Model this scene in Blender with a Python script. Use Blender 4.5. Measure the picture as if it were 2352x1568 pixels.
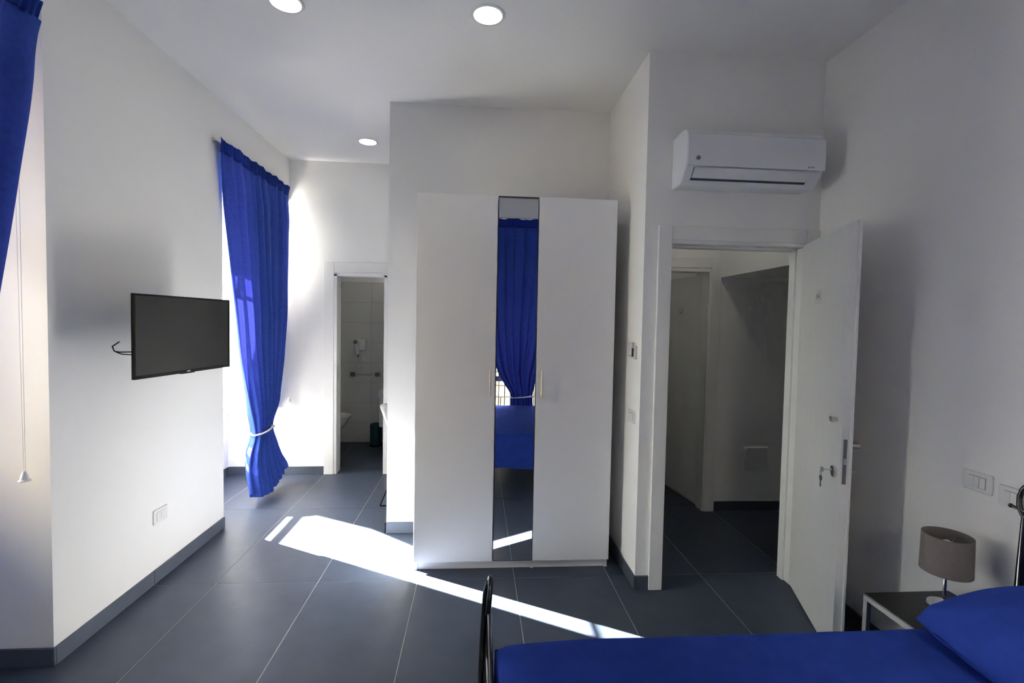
import bpy, bmesh, math, random
from mathutils import Vector, Matrix, noise
random.seed(7)
for o in list(bpy.data.objects):
    bpy.data.objects.remove(o)
SC = bpy.context.scene
COL = SC.collection
R = math.radians
PI = math.pi

# ------------------------------------------------------------------ camera
def camera():
    f, yaw, pitch, roll = 1106.4, R(4.22095), R(2.24247), R(1.06769)
    fwd = Vector((math.sin(yaw) * math.cos(pitch), math.cos(yaw) * math.cos(pitch), -math.sin(pitch)))
    right = Vector((math.cos(yaw), -math.sin(yaw), 0))
    up = right.cross(fwd)
    r2 = right * math.cos(roll) + up * math.sin(roll)
    u2 = up * math.cos(roll) - right * math.sin(roll)
    cam = bpy.data.cameras.new('camera')
    cam.sensor_width = 36
    cam.lens = f * 36 / 2352
    cam.clip_start = 0.03
    o = bpy.data.objects.new('camera', cam)
    COL.objects.link(o)
    m = Matrix((r2, u2, -fwd)).transposed().to_4x4()
    m.translation = (0, 0, 1.6)
    o.matrix_world = m
    SC.camera = o
camera()

# ------------------------------------------------------------------ sky, sun, exposure
SUN, SKY, EXPOSURE = 110.0, 24.0, 1.22
w = bpy.data.worlds.new('sky')
SC.world = w
w.use_nodes = True
bg = w.node_tree.nodes['Background']
bg.inputs[0].default_value = (1.0, 0.960, 0.880, 1)
bg.inputs[1].default_value = SKY
sd = bpy.data.lights.new('sun', 'SUN')
sd.energy = SUN
sd.angle = R(0.5)
sd.color = (1.0, 0.97, 0.93)
so = bpy.data.objects.new('sun', sd)
COL.objects.link(so)
so.location = (-8, 7, 8)
so.rotation_euler = Vector((1, -0.557, -0.69)).to_track_quat('-Z', 'Y').to_euler()
vs = SC.view_settings
vs.view_transform = 'Standard'
vs.look = 'None'
vs.gamma = 1
vs.use_curve_mapping = False
vs.exposure = EXPOSURE
cy = SC.cycles
cy.max_bounces = 7
cy.diffuse_bounces = 5
cy.glossy_bounces = 3
cy.use_adaptive_sampling = True
cy.adaptive_threshold = 0.03
cy.adaptive_min_samples = 32
cy.transparent_max_bounces = 16
cy.use_denoising = True
cy.caustics_reflective = False
cy.caustics_refractive = False
cy.sample_clamp_indirect = 12

# ------------------------------------------------------------------ materials
MATS = {}
def mat(name, col, rough=0.5, metal=0.0, spec=0.5, var=0.0, vscale=4.0, bump=0.0, bscale=60.0, translucent=0.0, tcol=None, coat=0.0, sheen=0.0, stretch=None):
    if name in MATS:
        return MATS[name]
    m = bpy.data.materials.new(name)
    m.use_nodes = True
    nt = m.node_tree
    N, L = nt.nodes, nt.links
    b = N['Principled BSDF']
    b.inputs['Base Color'].default_value = (*col, 1)
    b.inputs['Roughness'].default_value = rough
    b.inputs['Metallic'].default_value = metal
    b.inputs['Specular IOR Level'].default_value = spec
    if coat:
        b.inputs['Coat Weight'].default_value = coat
    if sheen:
        b.inputs['Sheen Weight'].default_value = sheen
    tc = N.new('ShaderNodeTexCoord')
    src = tc.outputs['Object']
    if stretch:
        mp = N.new('ShaderNodeMapping')
        mp.inputs['Scale'].default_value = stretch
        L.new(src, mp.inputs[0])
        src = mp.outputs[0]
    csock = None
    if var:
        n = N.new('ShaderNodeTexNoise')
        n.inputs['Scale'].default_value = vscale
        n.inputs['Detail'].default_value = 2
        L.new(src, n.inputs['Vector'])
        r = N.new('ShaderNodeValToRGB')
        r.color_ramp.elements[0].position = 0.3
        r.color_ramp.elements[1].position = 0.7
        r.color_ramp.elements[0].color = (*[c * (1 - var) for c in col], 1)
        r.color_ramp.elements[1].color = (*[min(1, c * (1 + var)) for c in col], 1)
        L.new(n.outputs['Fac'], r.inputs[0])
        L.new(r.outputs[0], b.inputs['Base Color'])
        csock = r.outputs[0]
    nsock = None
    if bump:
        n2 = N.new('ShaderNodeTexNoise')
        n2.inputs['Scale'].default_value = bscale
        n2.inputs['Detail'].default_value = 2
        L.new(src, n2.inputs['Vector'])
        bp = N.new('ShaderNodeBump')
        bp.inputs['Strength'].default_value = bump
        bp.inputs['Distance'].default_value = 0.004
        L.new(n2.outputs['Fac'], bp.inputs['Height'])
        L.new(bp.outputs[0], b.inputs['Normal'])
        nsock = bp.outputs[0]
    if translucent:
        t = N.new('ShaderNodeBsdfTranslucent')
        t.inputs[0].default_value = (*(tcol or [min(1, c * 1.5) for c in col]), 1)
        mx = N.new('ShaderNodeMixShader')
        mx.inputs[0].default_value = translucent
        L.new(b.outputs[0], mx.inputs[1])
        L.new(t.outputs[0], mx.inputs[2])
        L.new(mx.outputs[0], N['Material Output'].inputs[0])
    MATS[name] = m
    return m

def emit(name, col, s):
    m = bpy.data.materials.new(name)
    m.use_nodes = True
    b = m.node_tree.nodes['Principled BSDF']
    b.inputs['Base Color'].default_value = (*col, 1)
    b.inputs['Emission Color'].default_value = (*col, 1)
    b.inputs['Emission Strength'].default_value = s
    MATS[name] = m
    return m

def pane_glass(name='window_glass'):
    m = bpy.data.materials.new(name)
    m.use_nodes = True
    nt = m.node_tree
    N, L = nt.nodes, nt.links
    N.remove(N['Principled BSDF'])
    t = N.new('ShaderNodeBsdfTransparent')
    t.inputs[0].default_value = (0.93, 0.96, 0.95, 1)
    g = N.new('ShaderNodeBsdfGlossy')
    g.inputs['Roughness'].default_value = 0.02
    fr = N.new('ShaderNodeFresnel')
    fr.inputs['IOR'].default_value = 1.45
    mx = N.new('ShaderNodeMixShader')
    L.new(fr.outputs[0], mx.inputs[0])
    L.new(t.outputs[0], mx.inputs[1])
    L.new(g.outputs[0], mx.inputs[2])
    L.new(mx.outputs[0], N['Material Output'].inputs[0])
    MATS[name] = m
    return m

WALL = mat('wall_paint', (0.876, 0.868, 0.846), 0.85, spec=0.0, var=0.012, vscale=1.5)
CEIL = mat('ceiling_paint', (0.864, 0.860, 0.842), 0.9, spec=0.0, var=0.012, vscale=1.2)
TRIM = mat('white_lacquer', (0.82, 0.815, 0.79), 0.42, var=0.01, vscale=3)
DOORM = mat('white_door_laminate', (0.80, 0.80, 0.78), 0.38, var=0.015, vscale=6, bump=0.03, bscale=40, stretch=(6, 6, 0.6))
TILE = mat('slate_tile', (0.048, 0.061, 0.090), 0.40, spec=0.27, var=0.10, vscale=7, bump=0.05, bscale=120)
GROUT = mat('grout', (0.52, 0.51, 0.48), 0.9, var=0.08, vscale=30)
SKIRT = mat('slate_skirting', (0.070, 0.084, 0.110), 0.42, spec=0.35, var=0.08, vscale=9)
WARD = mat('white_wardrobe_board', (0.89, 0.895, 0.90), 0.42, var=0.01, vscale=4)
MIRROR = mat('mirror_silver', (0.86, 0.88, 0.88), 0.0, metal=1.0)
DARKEDGE = mat('dark_edge', (0.05, 0.05, 0.055), 0.4)
STEEL = mat('brushed_steel', (0.62, 0.60, 0.56), 0.32, metal=1.0, var=0.08, vscale=60)
CHROME = mat('chrome', (0.8, 0.8, 0.8), 0.08, metal=1.0)
DULLMETAL = mat('dull_grey_metal', (0.17, 0.175, 0.18), 0.45, metal=0.35, spec=0.4)
BLUE = mat('royal_blue_curtain', (0.022, 0.055, 0.30), 0.8, spec=0.15, var=0.10, vscale=40, bump=0.15, bscale=400, translucent=0.03, tcol=(0.05, 0.055, 0.45), sheen=0.02)
COVER = mat('blue_cotton_cover', (0.024, 0.052, 0.30), 0.9, spec=0.04, var=0.08, vscale=14, bump=0.2, bscale=300)
ROPE = mat('white_cord', (0.75, 0.74, 0.70), 0.8, bump=0.5, bscale=300)
IRON = mat('black_iron', (0.010, 0.010, 0.012), 0.25, spec=0.6, coat=0.3, var=0.1, vscale=20)
PLASTIC = mat('white_plastic', (0.74, 0.735, 0.72), 0.35, var=0.008, vscale=10)
ACM = mat('white_glossy_plastic', (0.80, 0.82, 0.85), 0.25, coat=0.2, var=0.006, vscale=5)
ACDARK = mat('vent_dark', (0.06, 0.065, 0.075), 0.6)
BLACKP = mat('black_plastic', (0.007, 0.007, 0.008), 0.5, spec=0.15, var=0.05, vscale=30)
SCREEN = mat('tv_screen', (0.010, 0.010, 0.010), 0.25, spec=0.35)
GREYP = mat('grey_print', (0.25, 0.26, 0.28), 0.6)
SHADE = mat('taupe_lamp_shade', (0.20, 0.175, 0.165), 0.85, var=0.06, vscale=60, bump=0.15, bscale=500, translucent=0.12)
BLACKTOP = mat('black_tabletop', (0.015, 0.016, 0.017), 0.35)
CERAMIC = mat('white_ceramic', (0.75, 0.75, 0.74), 0.12, coat=0.4)
BTILE = mat('bath_tile', (0.66, 0.655, 0.63), 0.3, var=0.015, vscale=3)
BGROUT = mat('bath_grout', (0.50, 0.49, 0.46), 0.9)
TEAL = mat('dark_teal_paint', (0.010, 0.055, 0.075), 0.35)
STONE = [mat('stone_%d' % i, c, 0.95, var=0.28, vscale=9, bump=1.0, bscale=30) for i, c in enumerate([(0.15, 0.125, 0.085), (0.18, 0.15, 0.105), (0.12, 0.10, 0.07), (0.20, 0.17, 0.125)])]
MORTAR = mat('mortar', (0.07, 0.06, 0.045), 0.95, var=0.2, vscale=20)
STUCCO = mat('ochre_stucco', (0.22, 0.17, 0.11), 0.95, var=0.12, vscale=2, bump=0.3, bscale=30)
GROUND = mat('paving', (0.20, 0.195, 0.185), 0.95, var=0.15, vscale=0.6)
MARBLE = mat('pale_marble', (0.66, 0.66, 0.66), 0.25, var=0.08, vscale=8)
GRILLE = mat('navy_iron', (0.012, 0.022, 0.05), 0.45)
GLASS = pane_glass()
LAMPON = emit('downlight_glow', (1.0, 0.98, 0.95), 9.0)
HALLON = emit('hall_bulb_glow', (1.0, 0.98, 0.90), 14.0)
BATHFILL = emit('bath_fill_glow', (1.0, 0.98, 0.90), 22.0)

# ------------------------------------------------------------------ helpers
def link(o, parent=None):
    COL.objects.link(o)
    if parent is not None:
        o.parent = parent
        o.matrix_parent_inverse = Matrix.Translation(-Vector(wloc(parent)))
    return o

def wloc(o):
    return o.get('_w', (0, 0, 0)) if False else WL.get(o.name, (0, 0, 0))
WL = {}

def obj(name, bm, m, parent=None, smooth=False, angle=None):
    me = bpy.data.meshes.new(name)
    bmesh.ops.recalc_face_normals(bm, faces=bm.faces)
    bm.to_mesh(me)
    bm.free()
    me.materials.append(m)
    if smooth:
        me.polygons.foreach_set('use_smooth', [True] * len(me.polygons))
        if angle is not None:
            me.set_sharp_from_angle(angle=R(angle))
    return link(bpy.data.objects.new(name, me), parent)

def thing(name, loc, label, cat, group=None):
    o = bpy.data.objects.new(name, None)
    o.empty_display_size = 0.1
    COL.objects.link(o)
    o.location = loc
    WL[o.name] = loc
    return tag(o, label, cat, group)

def tag(o, label, cat, group=None):
    o['label'] = label
    o['category'] = cat
    if group:
        o['group'] = group
    return o

def struct(o, label=None):
    o['kind'] = 'structure'
    if label:
        o['label'] = label
    return o

def box(bm, x0, x1, y0, y1, z0, z1, bev=0.0, seg=2, mtx=None):
    r = bmesh.ops.create_cube(bm, size=1)
    vs_ = r['verts']
    bmesh.ops.scale(bm, vec=(abs(x1 - x0), abs(y1 - y0), abs(z1 - z0)), verts=vs_)
    bmesh.ops.translate(bm, vec=((x0 + x1) / 2, (y0 + y1) / 2, (z0 + z1) / 2), verts=vs_)
    if bev:
        es = list({e for v in vs_ for e in v.link_edges})
        rr = bmesh.ops.bevel(bm, geom=es, offset=bev, segments=seg, affect='EDGES', profile=0.5)
        vs_ = list({v for f in rr['faces'] for v in f.verts} | {v for v in vs_ if v.is_valid})
    if mtx is not None:
        bmesh.ops.transform(bm, matrix=mtx, verts=vs_)
    return bm

def bx(*a, **k):
    return box(bmesh.new(), *a, **k)

def boxes(lst, bev=0.0):
    bm = bmesh.new()
    for b in lst:
        box(bm, *b, bev=bev)
    return bm

def tube(bm, pts, rad, n=10, cap=True, closed=False):
    pts = [Vector(p) for p in pts]
    rads = rad if isinstance(rad, (list, tuple)) else [rad] * len(pts)
    rings = []
    prev = None
    for i, p in enumerate(pts):
        if closed:
            t = (pts[(i + 1) % len(pts)] - pts[i - 1]).normalized()
        else:
            t = (pts[min(i + 1, len(pts) - 1)] - pts[max(i - 1, 0)]).normalized()
        if prev is None:
            a = Vector((0, 0, 1)) if abs(t.z) < 0.9 else Vector((1, 0, 0))
            u = t.cross(a).normalized()
        else:
            u = (prev - t * prev.dot(t)).normalized()
        prev = u
        v = t.cross(u)
        rings.append([bm.verts.new(p + (u * math.cos(2 * PI * k / n) + v * math.sin(2 * PI * k / n)) * rads[i]) for k in range(n)])
    m = len(rings)
    for i in range(m if closed else m - 1):
        a, b = rings[i], rings[(i + 1) % m]
        for k in range(n):
            bm.faces.new((a[k], a[(k + 1) % n], b[(k + 1) % n], b[k]))
    if cap and not closed:
        bm.faces.new(rings[0][::-1])
        bm.faces.new(rings[-1])
    return bm

def lathe(bm, prof, c=(0, 0, 0), n=28, axis='Z', sx=1.0, sy=1.0, mtx=None):
    rings = []
    allv = []
    for (r, z) in prof:
        if r < 1e-5:
            rings.append([bm.verts.new((0, 0, z))])
        else:
            rings.append([bm.verts.new((r * sx * math.cos(2 * PI * k / n), r * sy * math.sin(2 * PI * k / n), z)) for k in range(n)])
        allv += rings[-1]
    for a, b in zip(rings, rings[1:]):
        if len(a) == 1 and len(b) == 1:
            continue
        for k in range(n):
            k2 = (k + 1) % n
            if len(a) == 1:
                bm.faces.new((a[0], b[k2], b[k]))
            elif len(b) == 1:
                bm.faces.new((a[k], a[k2], b[0]))
            else:
                bm.faces.new((a[k], a[k2], b[k2], b[k]))
    M = Matrix.Translation(c)
    if mtx is not None:
        M = M @ mtx
    bmesh.ops.transform(bm, matrix=M, verts=allv)
    return bm

def prism(bm, poly, axis, a, b):
    """extrude a 2-D polygon along an axis: axis 'X' -> poly is (y,z); 'Y' -> (x,z); 'Z' -> (x,y)"""
    def P(u, v, t):
        return {'X': (t, u, v), 'Y': (u, t, v), 'Z': (u, v, t)}[axis]
    A = [bm.verts.new(P(u, v, a)) for u, v in poly]
    B = [bm.verts.new(P(u, v, b)) for u, v in poly]
    n = len(poly)
    bm.faces.new(A)
    bm.faces.new(B[::-1])
    for i in range(n):
        bm.faces.new((A[i], B[i], B[(i + 1) % n], A[(i + 1) % n]))
    return bm

def interp(x, xs, ys):
    if x <= xs[0]:
        return ys[0]
    for i in range(1, len(xs)):
        if x <= xs[i]:
            t = (x - xs[i - 1]) / (xs[i] - xs[i - 1])
            return ys[i - 1] + t * (ys[i] - ys[i - 1])
    return ys[-1]

def smoothi(x, xs, ys):
    """monotone-ish cubic (Catmull-Rom on a table), xs ascending"""
    if x <= xs[0]:
        return ys[0]
    if x >= xs[-1]:
        return ys[-1]
    i = max(k for k in range(len(xs) - 1) if xs[k] <= x)
    def sl(k):
        if k == 0:
            return (ys[1] - ys[0]) / (xs[1] - xs[0])
        if k == len(xs) - 1:
            return (ys[-1] - ys[-2]) / (xs[-1] - xs[-2])
        a = (ys[k] - ys[k - 1]) / (xs[k] - xs[k - 1])
        b = (ys[k + 1] - ys[k]) / (xs[k + 1] - xs[k])
        return 0 if a * b <= 0 else 2 * a * b / (a + b)
    h = xs[i + 1] - xs[i]
    t = (x - xs[i]) / h
    return (ys[i] * (1 + 2 * t) * (1 - t) ** 2 + sl(i) * h * t * (1 - t) ** 2 + ys[i + 1] * t * t * (3 - 2 * t) + sl(i + 1) * h * t * t * (t - 1))

# ================================================================== the setting
XL, XR, ZC = -1.90, 2.06, 3.19
YN = -0.15            # wall behind the camera
XO = -3.15            # outer face of the left wall
N2 = (3.765, 5.045)   # niche of the far window on the left wall
N1 = (1.005, 2.285)   # niche of the near window on the left wall
NH, SILL, HEAD = 2.90, 0.66, 2.62
YB = 5.05             # far wall
YP = 3.63             # partition behind the wardrobe
YD = 2.80             # wall with the entrance door
YH = 3.98             # far wall of the hallway

def left_wall():
    L = [(XO, XL, -1.3, N1[0], 0, ZC), (XO, XL, N1[1], N2[0], 0, ZC), (XO, -2.30, N2[1], 6.6, 0, ZC)]
    for a, b in (N1, N2):
        nh = NH if a < 2 else 2.78
        L += [(XO, XL, a, b, nh, ZC), (XO if a < 2 else -2.90, -2.50, a, b, HEAD, nh), (XO, -2.50, a, b, 0, SILL - 0.03),
              (XO, -2.62, a, a + 0.09, SILL - 0.03, HEAD), (XO, -2.62, b - (0.205 if a < 2 else 0.03), b, SILL - 0.03, HEAD)]
    struct(obj('wall_left', boxes(L), WALL))
left_wall()

# far wall with the bathroom doorway (X -1.445 .. -0.935)
BX0, BX1, BZ = -1.445, -0.935, 2.07
struct(obj('wall_far', boxes([(-2.30, BX0, YB, YB + 0.14, 0, ZC), (BX1, 1.08, YB, YB + 0.14, 0, ZC), (BX0, BX1, YB, YB + 0.14, BZ, ZC),
                              (-2.52, -2.30, YB, YB + 0.14, 0, ZC)]), WALL))
struct(obj('wall_partition', bx(-0.655, 0.98, YP, YP + 0.12, 0, ZC), WALL))
struct(obj('wall_pillar', boxes([(0.98, 1.08, YD, YB, 0, ZC)]), WALL))
# entrance wall with the door opening
DX0, DX1, DZ = 1.145, 1.968, 2.085
struct(obj('wall_entrance', boxes([(1.08, DX0 - 0.03, YD, YD + 0.11, 0, ZC), (DX1 + 0.03, XR + 0.03, YD, YD + 0.11, 0, ZC), (DX0 - 0.03, DX1 + 0.03, YD, YD + 0.11, DZ + 0.03, ZC)]), WALL))
struct(obj('wall_right', bx(XR, XR + 0.12, -1.3, YD + 0.11, 0, ZC), WALL))
# wall behind the camera with the third window niche
N3 = (-0.06, 1.24)
struct(obj('wall_near', boxes([(XL, N3[0], -1.3, YN, 0, ZC), (N3[1], XR, -1.3, YN, 0, ZC), (N3[0], N3[1], -1.3, YN, NH + 0.02, ZC),
                               (N3[0], N3[1], -1.3, -0.75, HEAD, NH + 0.02), (N3[0], N3[1], -1.3, -0.75, 0, 0.10),
                               (N3[0], N3[0] + 0.09, -1.3, -0.87, 0.10, HEAD), (N3[1] - 0.09, N3[1], -1.3, -0.87, 0.10, HEAD)]), WALL))
struct(obj('ceiling', bx(XO, 3.3, -1.3, 6.7, ZC, ZC + 2.6), CEIL))

# hallway and the room beyond it
HC = 2.75
HX0, HX1 = 1.22, 1.965
struct(obj('wall_hall', boxes([(1.08, HX0 - 0.03, YH, YH + 0.11, 0, ZC), (HX1 + 0.03, 2.07, YH, YH + 0.11, 0, ZC), (HX0 - 0.03, HX1 + 0.03, YH, YH + 0.11, 2.085, ZC),
                               (2.07, 3.2, YH + 0.01, YH + 0.11, 0, 2.3), (3.1, 3.2, YD, YH, 0, 2.3), (XR, 3.2, YD, YD + 0.11, 0, 2.3)]), WALL))
struct(obj('wall_hall_upper', bx(2.06, 3.2, YD + 0.11, YH + 0.01, 2.015, ZC), WALL))
struct(obj('ceiling_hall', bx(1.08, 2.06, YD + 0.11, YH, HC, HC + 0.1), CEIL))
struct(obj('wall_back_room', boxes([(1.08, 1.14, YH + 0.11, 6.0, 0, ZC), (2.75, 2.85, YH + 0.11, 6.0, 0, ZC), (1.08, 2.85, 5.9, 6.0, 0, ZC)]), WALL))
# bathroom shell
struct(obj('wall_bathroom', boxes([(-2.30, 0.1, 6.39, 6.55, 0, ZC), (0.0, 0.1, YB + 0.14, 6.39, 0, ZC)]), WALL))
struct(obj('ceiling_bathroom', bx(-2.30, 0.0, YB + 0.14, 6.39, 2.70, 2.80), CEIL))
# unseen block added to keep sun off the stone wall across the lane
struct(obj('wall_sun_block', bx(-14, XO - 0.001, -3.6, -1.3, -1.0, 4.9), STUCCO))
struct(obj('ground', bx(-30, 30, -30, 30, -1.2, -1.0), GROUND))

# floor: grout bed + one object per tile
def floor_():
    f = struct(obj('floor', bx(XO + 0.5, 3.2, -1.3, 6.55, -0.12, -0.0015), GROUT))
    gx, gy, g = -0.340, 2.955, 0.0032
    me = None
    for i in range(-4, 6):
        for j in range(-4, 4):
            x0, y0 = gx + 0.6 * i, gy + 1.165 * j
            x1, y1 = x0 + 0.6, y0 + 1.165
            x1c, y1c = min(x1, 3.2), min(y1, 6.55)
            x0c, y0c = max(x0, XO + 0.5), max(y0, -1.3)
            if x1c - x0c < 0.02 or y1c - y0c < 0.02:
                continue
            whole = (x0c, x1c, y0c, y1c) == (x0, x1, y0, y1)
            if whole and me:
                o = bpy.data.objects.new('floor_tile', me)
                o.location = (x0, y0, 0)
                COL.objects.link(o)
                o.parent = f
            else:
                bm = bx(x0c - x0 + g / 2, x1c - x0 - g / 2, y0c - y0 + g / 2, y1c - y0 - g / 2, -0.01, 0.0, bev=0.0008, seg=1)
                o = obj('floor_tile', bm, TILE, f)
                o.location = (x0, y0, 0)
                if whole:
                    me = o.data
floor_()

# skirting: every run is a structure whose slate pieces are parts
def baseboard(name, runs, h=0.083, t=0.012):
    """runs: (axis, fixed, sign, a, b) ; axis 'X' runs along X at y=fixed, sign = side it projects to"""
    root = None
    for (ax, fx, sg, a, b) in runs:
        n = max(1, math.ceil((b - a) / 1.17 - 0.02))
        for k in range(n):
            p, q = a + (b - a) * k / n, a + (b - a) * (k + 1) / n
            q -= 0.0015
            lo, hi = sorted((fx, fx + sg * t))
            bm = bx(p, q, lo, hi, 0.0005, h, bev=0.0015, seg=1) if ax == 'X' else bx(lo, hi, p, q, 0.0005, h, bev=0.0015, seg=1)
            if root is None:
                root = struct(obj(name, bm, SKIRT))
            else:
                obj('skirting_piece', bm, SKIRT, root)
baseboard('baseboard_left', [('Y', XL, 1, N1[1], 2.955), ('Y', XL, 1, 2.957, N2[0]), ('X', N1[1], -1, -2.5, XL + 0.012), ('Y', -2.5, 1, *N1), ('Y', -2.5, 1, N2[0], N2[1] - 0.012), ('X', N1[0], 1, -2.5, XL), ('Y', XL, 1, YN, N1[0])])
baseboard('baseboard_far', [('X', YB, -1, -2.49, -1.553), ('X', YB, -1, -0.83, 0.97)])
baseboard('baseboard_partition', [('X', YP, -1, -0.667, 0.97), ('Y', -0.655, -1, YP - 0.012, YP + 0.13), ('X', YP + 0.12, 1, -0.655, 0.97)])
baseboard('baseboard_pillar', [('Y', 0.98, -1, YD - 0.012, 3.0), ('Y', 0.98, -1, 3.002, YP - 0.013), ('X', YD, -1, 0.98, 1.066)])
baseboard('baseboard_right', [('Y', XR, -1, YN, 2.78)])
baseboard('baseboard_hall', [('X', YH + 0.01, -1, 2.078, 3.09), ('Y', 3.1, -1, YD + 0.12, YH)])
baseboard('baseboard_near', [('X', YN, 1, XL + 0.02, N3[0]), ('X', YN, 1, N3[1], XR - 0.02)])

# ------------------------------------------------------------------ windows in the left wall
def window_left(name, a, b, open_=True):
    x0, x1 = -2.60, -2.535
    z0, z1, zt = SILL, HEAD, 2.215
    ya, yb = a + 0.03, b - 0.03
    fr = boxes([(x0, x1, ya, ya + 0.055, z0, z1), (x0, x1, yb - 0.055, yb, z0, z1), (x0, x1, ya + 0.055, yb - 0.055, z1 - 0.055, z1), (x0, x1, ya + 0.055, yb - 0.055, z0, z0 + 0.035),
                (-2.577, -2.557, ya + 0.055, yb - 0.055, zt - 0.013, zt + 0.013), (-2.582, -2.552, (ya + yb) / 2 - 0.02, (ya + yb) / 2 + 0.02, zt + 0.013, z1 - 0.055)])
    root = struct(obj(name, fr, TRIM))
    mid = (ya + yb) / 2
    for (p, q) in ((ya + 0.055, mid - 0.02), (mid + 0.02, yb - 0.055)):
        obj('pane', bx(-2.571, -2.565, p, q, zt + 0.013, z1 - 0.055), GLASS, root)
    # two casements swung inward against the reveals
    wd = (yb - ya) / 2 - (0.105 if open_ else 0.06)
    zb, zt2 = z0 + 0.035, zt - 0.018
    for side in (0, 1):
        if open_:
            yy = ya + 0.012 if side == 0 else yb - 0.012 - 0.042
            A = lambda u0, u1, t0, t1, za, zb_: (-2.53 + u0, -2.53 + u1, yy + t0, yy + t1, za, zb_)
        else:
            ys = ya + 0.058 if side == 0 else mid + 0.002
            A = lambda u0, u1, t0, t1, za, zb_: (-2.59 + t0, -2.59 + t1, ys + u0, ys + u1, za, zb_)
        s = boxes([A(0, 0.06, 0, 0.042, zb, zt2), A(wd - 0.06, wd, 0, 0.042, zb, zt2), A(0.06, wd - 0.06, 0.001, 0.041, zb, zb + 0.075), A(0.06, wd - 0.06, 0.001, 0.041, zt2 - 0.07, zt2),
                   A(0.06, wd - 0.06, 0.008, 0.034, 1.42, 1.45)])
        so_ = obj('casement', s, TRIM, root)
        obj('pane', bx(*A(0.06, wd - 0.06, 0.018, 0.024, zb + 0.075, 1.42)), GLASS, so_)
        obj('pane', bx(*A(0.06, wd - 0.06, 0.018, 0.024, 1.45, zt2 - 0.07)), GLASS, so_)
        if side == 0 or open_:
            obj('window_latch', bx(*A(wd - 0.04, wd - 0.02, -0.006, 0.048, 1.30, 1.40), bev=0.003), STEEL, so_)
    sl = bx(-2.62, -2.455, a + 0.005, b - 0.005, SILL - 0.03, SILL, bev=0.006)
    obj('window_sill', sl, MARBLE, root)
    if not open_:   # unseen louvred shutter, added to keep direct sun out of the near window
        HT = HEAD + 0.72
        sx0, sy = -3.15 - 1.15, b - 0.245
        sh = boxes([(sx0, sx0 + 0.06, sy, sy + 0.04, SILL, HT), (-3.21, -3.151, sy, sy + 0.04, SILL, HT), (sx0 + 0.06, -3.21, sy, sy + 0.04, SILL, SILL + 0.08), (sx0 + 0.06, -3.21, sy, sy + 0.04, HT - 0.08, HT)])
        st = obj('sun_block_shutter', sh, GRILLE, root)
        for k in range(53):
            zc = SILL + 0.105 + k * 0.0475
            obj('sun_block_slat', bx(sx0 + 0.06, -3.21, -0.006, 0.006, -0.033, 0.033, mtx=Matrix.Translation((0, sy + 0.02, zc)) @ Matrix.Rotation(R(28), 4, 'X')), GRILLE, st)
    # flat guard rail outside
    g = boxes([(-2.80, -2.79, a + 0.08, b - 0.2, 0.925, 0.978)])
    obj('guard_rail', g, GRILLE, root)
window_left('window_1', *N1, open_=False)
window_left('window_2', *N2)

# window behind the camera, seen in the wardrobe mirror
def window_near():
    a, b = N3
    y0, y1 = -0.85, -0.785
    z0, z1, zt = 0.12, HEAD, 2.29
    xa, xb = a + 0.03, b - 0.03
    fr = boxes([(xa, xa + 0.055, y0, y1, z0, z1), (xb - 0.055, xb, y0, y1, z0, z1), (xa + 0.055, xb - 0.055, y0, y1, z1 - 0.055, z1), (xa + 0.055, xb - 0.055, y0, y1, z0, z0 + 0.035), (xa + 0.055, xb - 0.055, y0, y1, zt - 0.035, zt + 0.035)])
    root = struct(obj('window_3', fr, TRIM))
    obj('pane', bx(xa + 0.055, xb - 0.055, -0.821, -0.815, zt + 0.035, z1 - 0.055), GLASS, root)
    wd = (xb - xa) / 2 - 0.06
    for side in (0, 1):
        xx = xa + 0.012 if side == 0 else xb - 0.054
        s = boxes([(xx, xx + 0.042, -0.78, -0.72, z0 + 0.04, zt - 0.04), (xx, xx + 0.042, -0.78 + wd - 0.06, -0.78 + wd, z0 + 0.04, zt - 0.04), (xx + 0.001, xx + 0.041, -0.72, -0.84 + wd, z0 + 0.04, z0 + 0.12), (xx + 0.001, xx + 0.041, -0.72, -0.84 + wd, zt - 0.11, zt - 0.04)])
        c = obj('casement', s, TRIM, root)
        obj('pane', bx(xx + 0.018, xx + 0.024, -0.72, -0.84 + wd, z0 + 0.12, zt - 0.11), GLASS, c)
    gr = struct(obj('window_grille', boxes([(a + 0.09, b - 0.09, -1.245, -1.225, 0.70, 0.78), (a + 0.09, b - 0.09, -1.245, -1.225, 0.15, 0.17), (a + 0.09, b - 0.09, -1.245, -1.225, 0.93, 0.95)]), GRILLE))
    gr.parent = root
    k = 0
    x = a + 0.14
    while x < b - 0.1:
        obj('grille_bar', tube(bmesh.new(), [(x, -1.235, 0.12), (x, -1.235, 1.05)], 0.009, 8), GRILLE, gr, smooth=True, angle=40)
        x += 0.0905
    obj('window_sill', bx(a + 0.005, b - 0.005, -0.87, -0.70, 0.10, 0.125, bev=0.006), MARBLE, root)
window_near()

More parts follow.
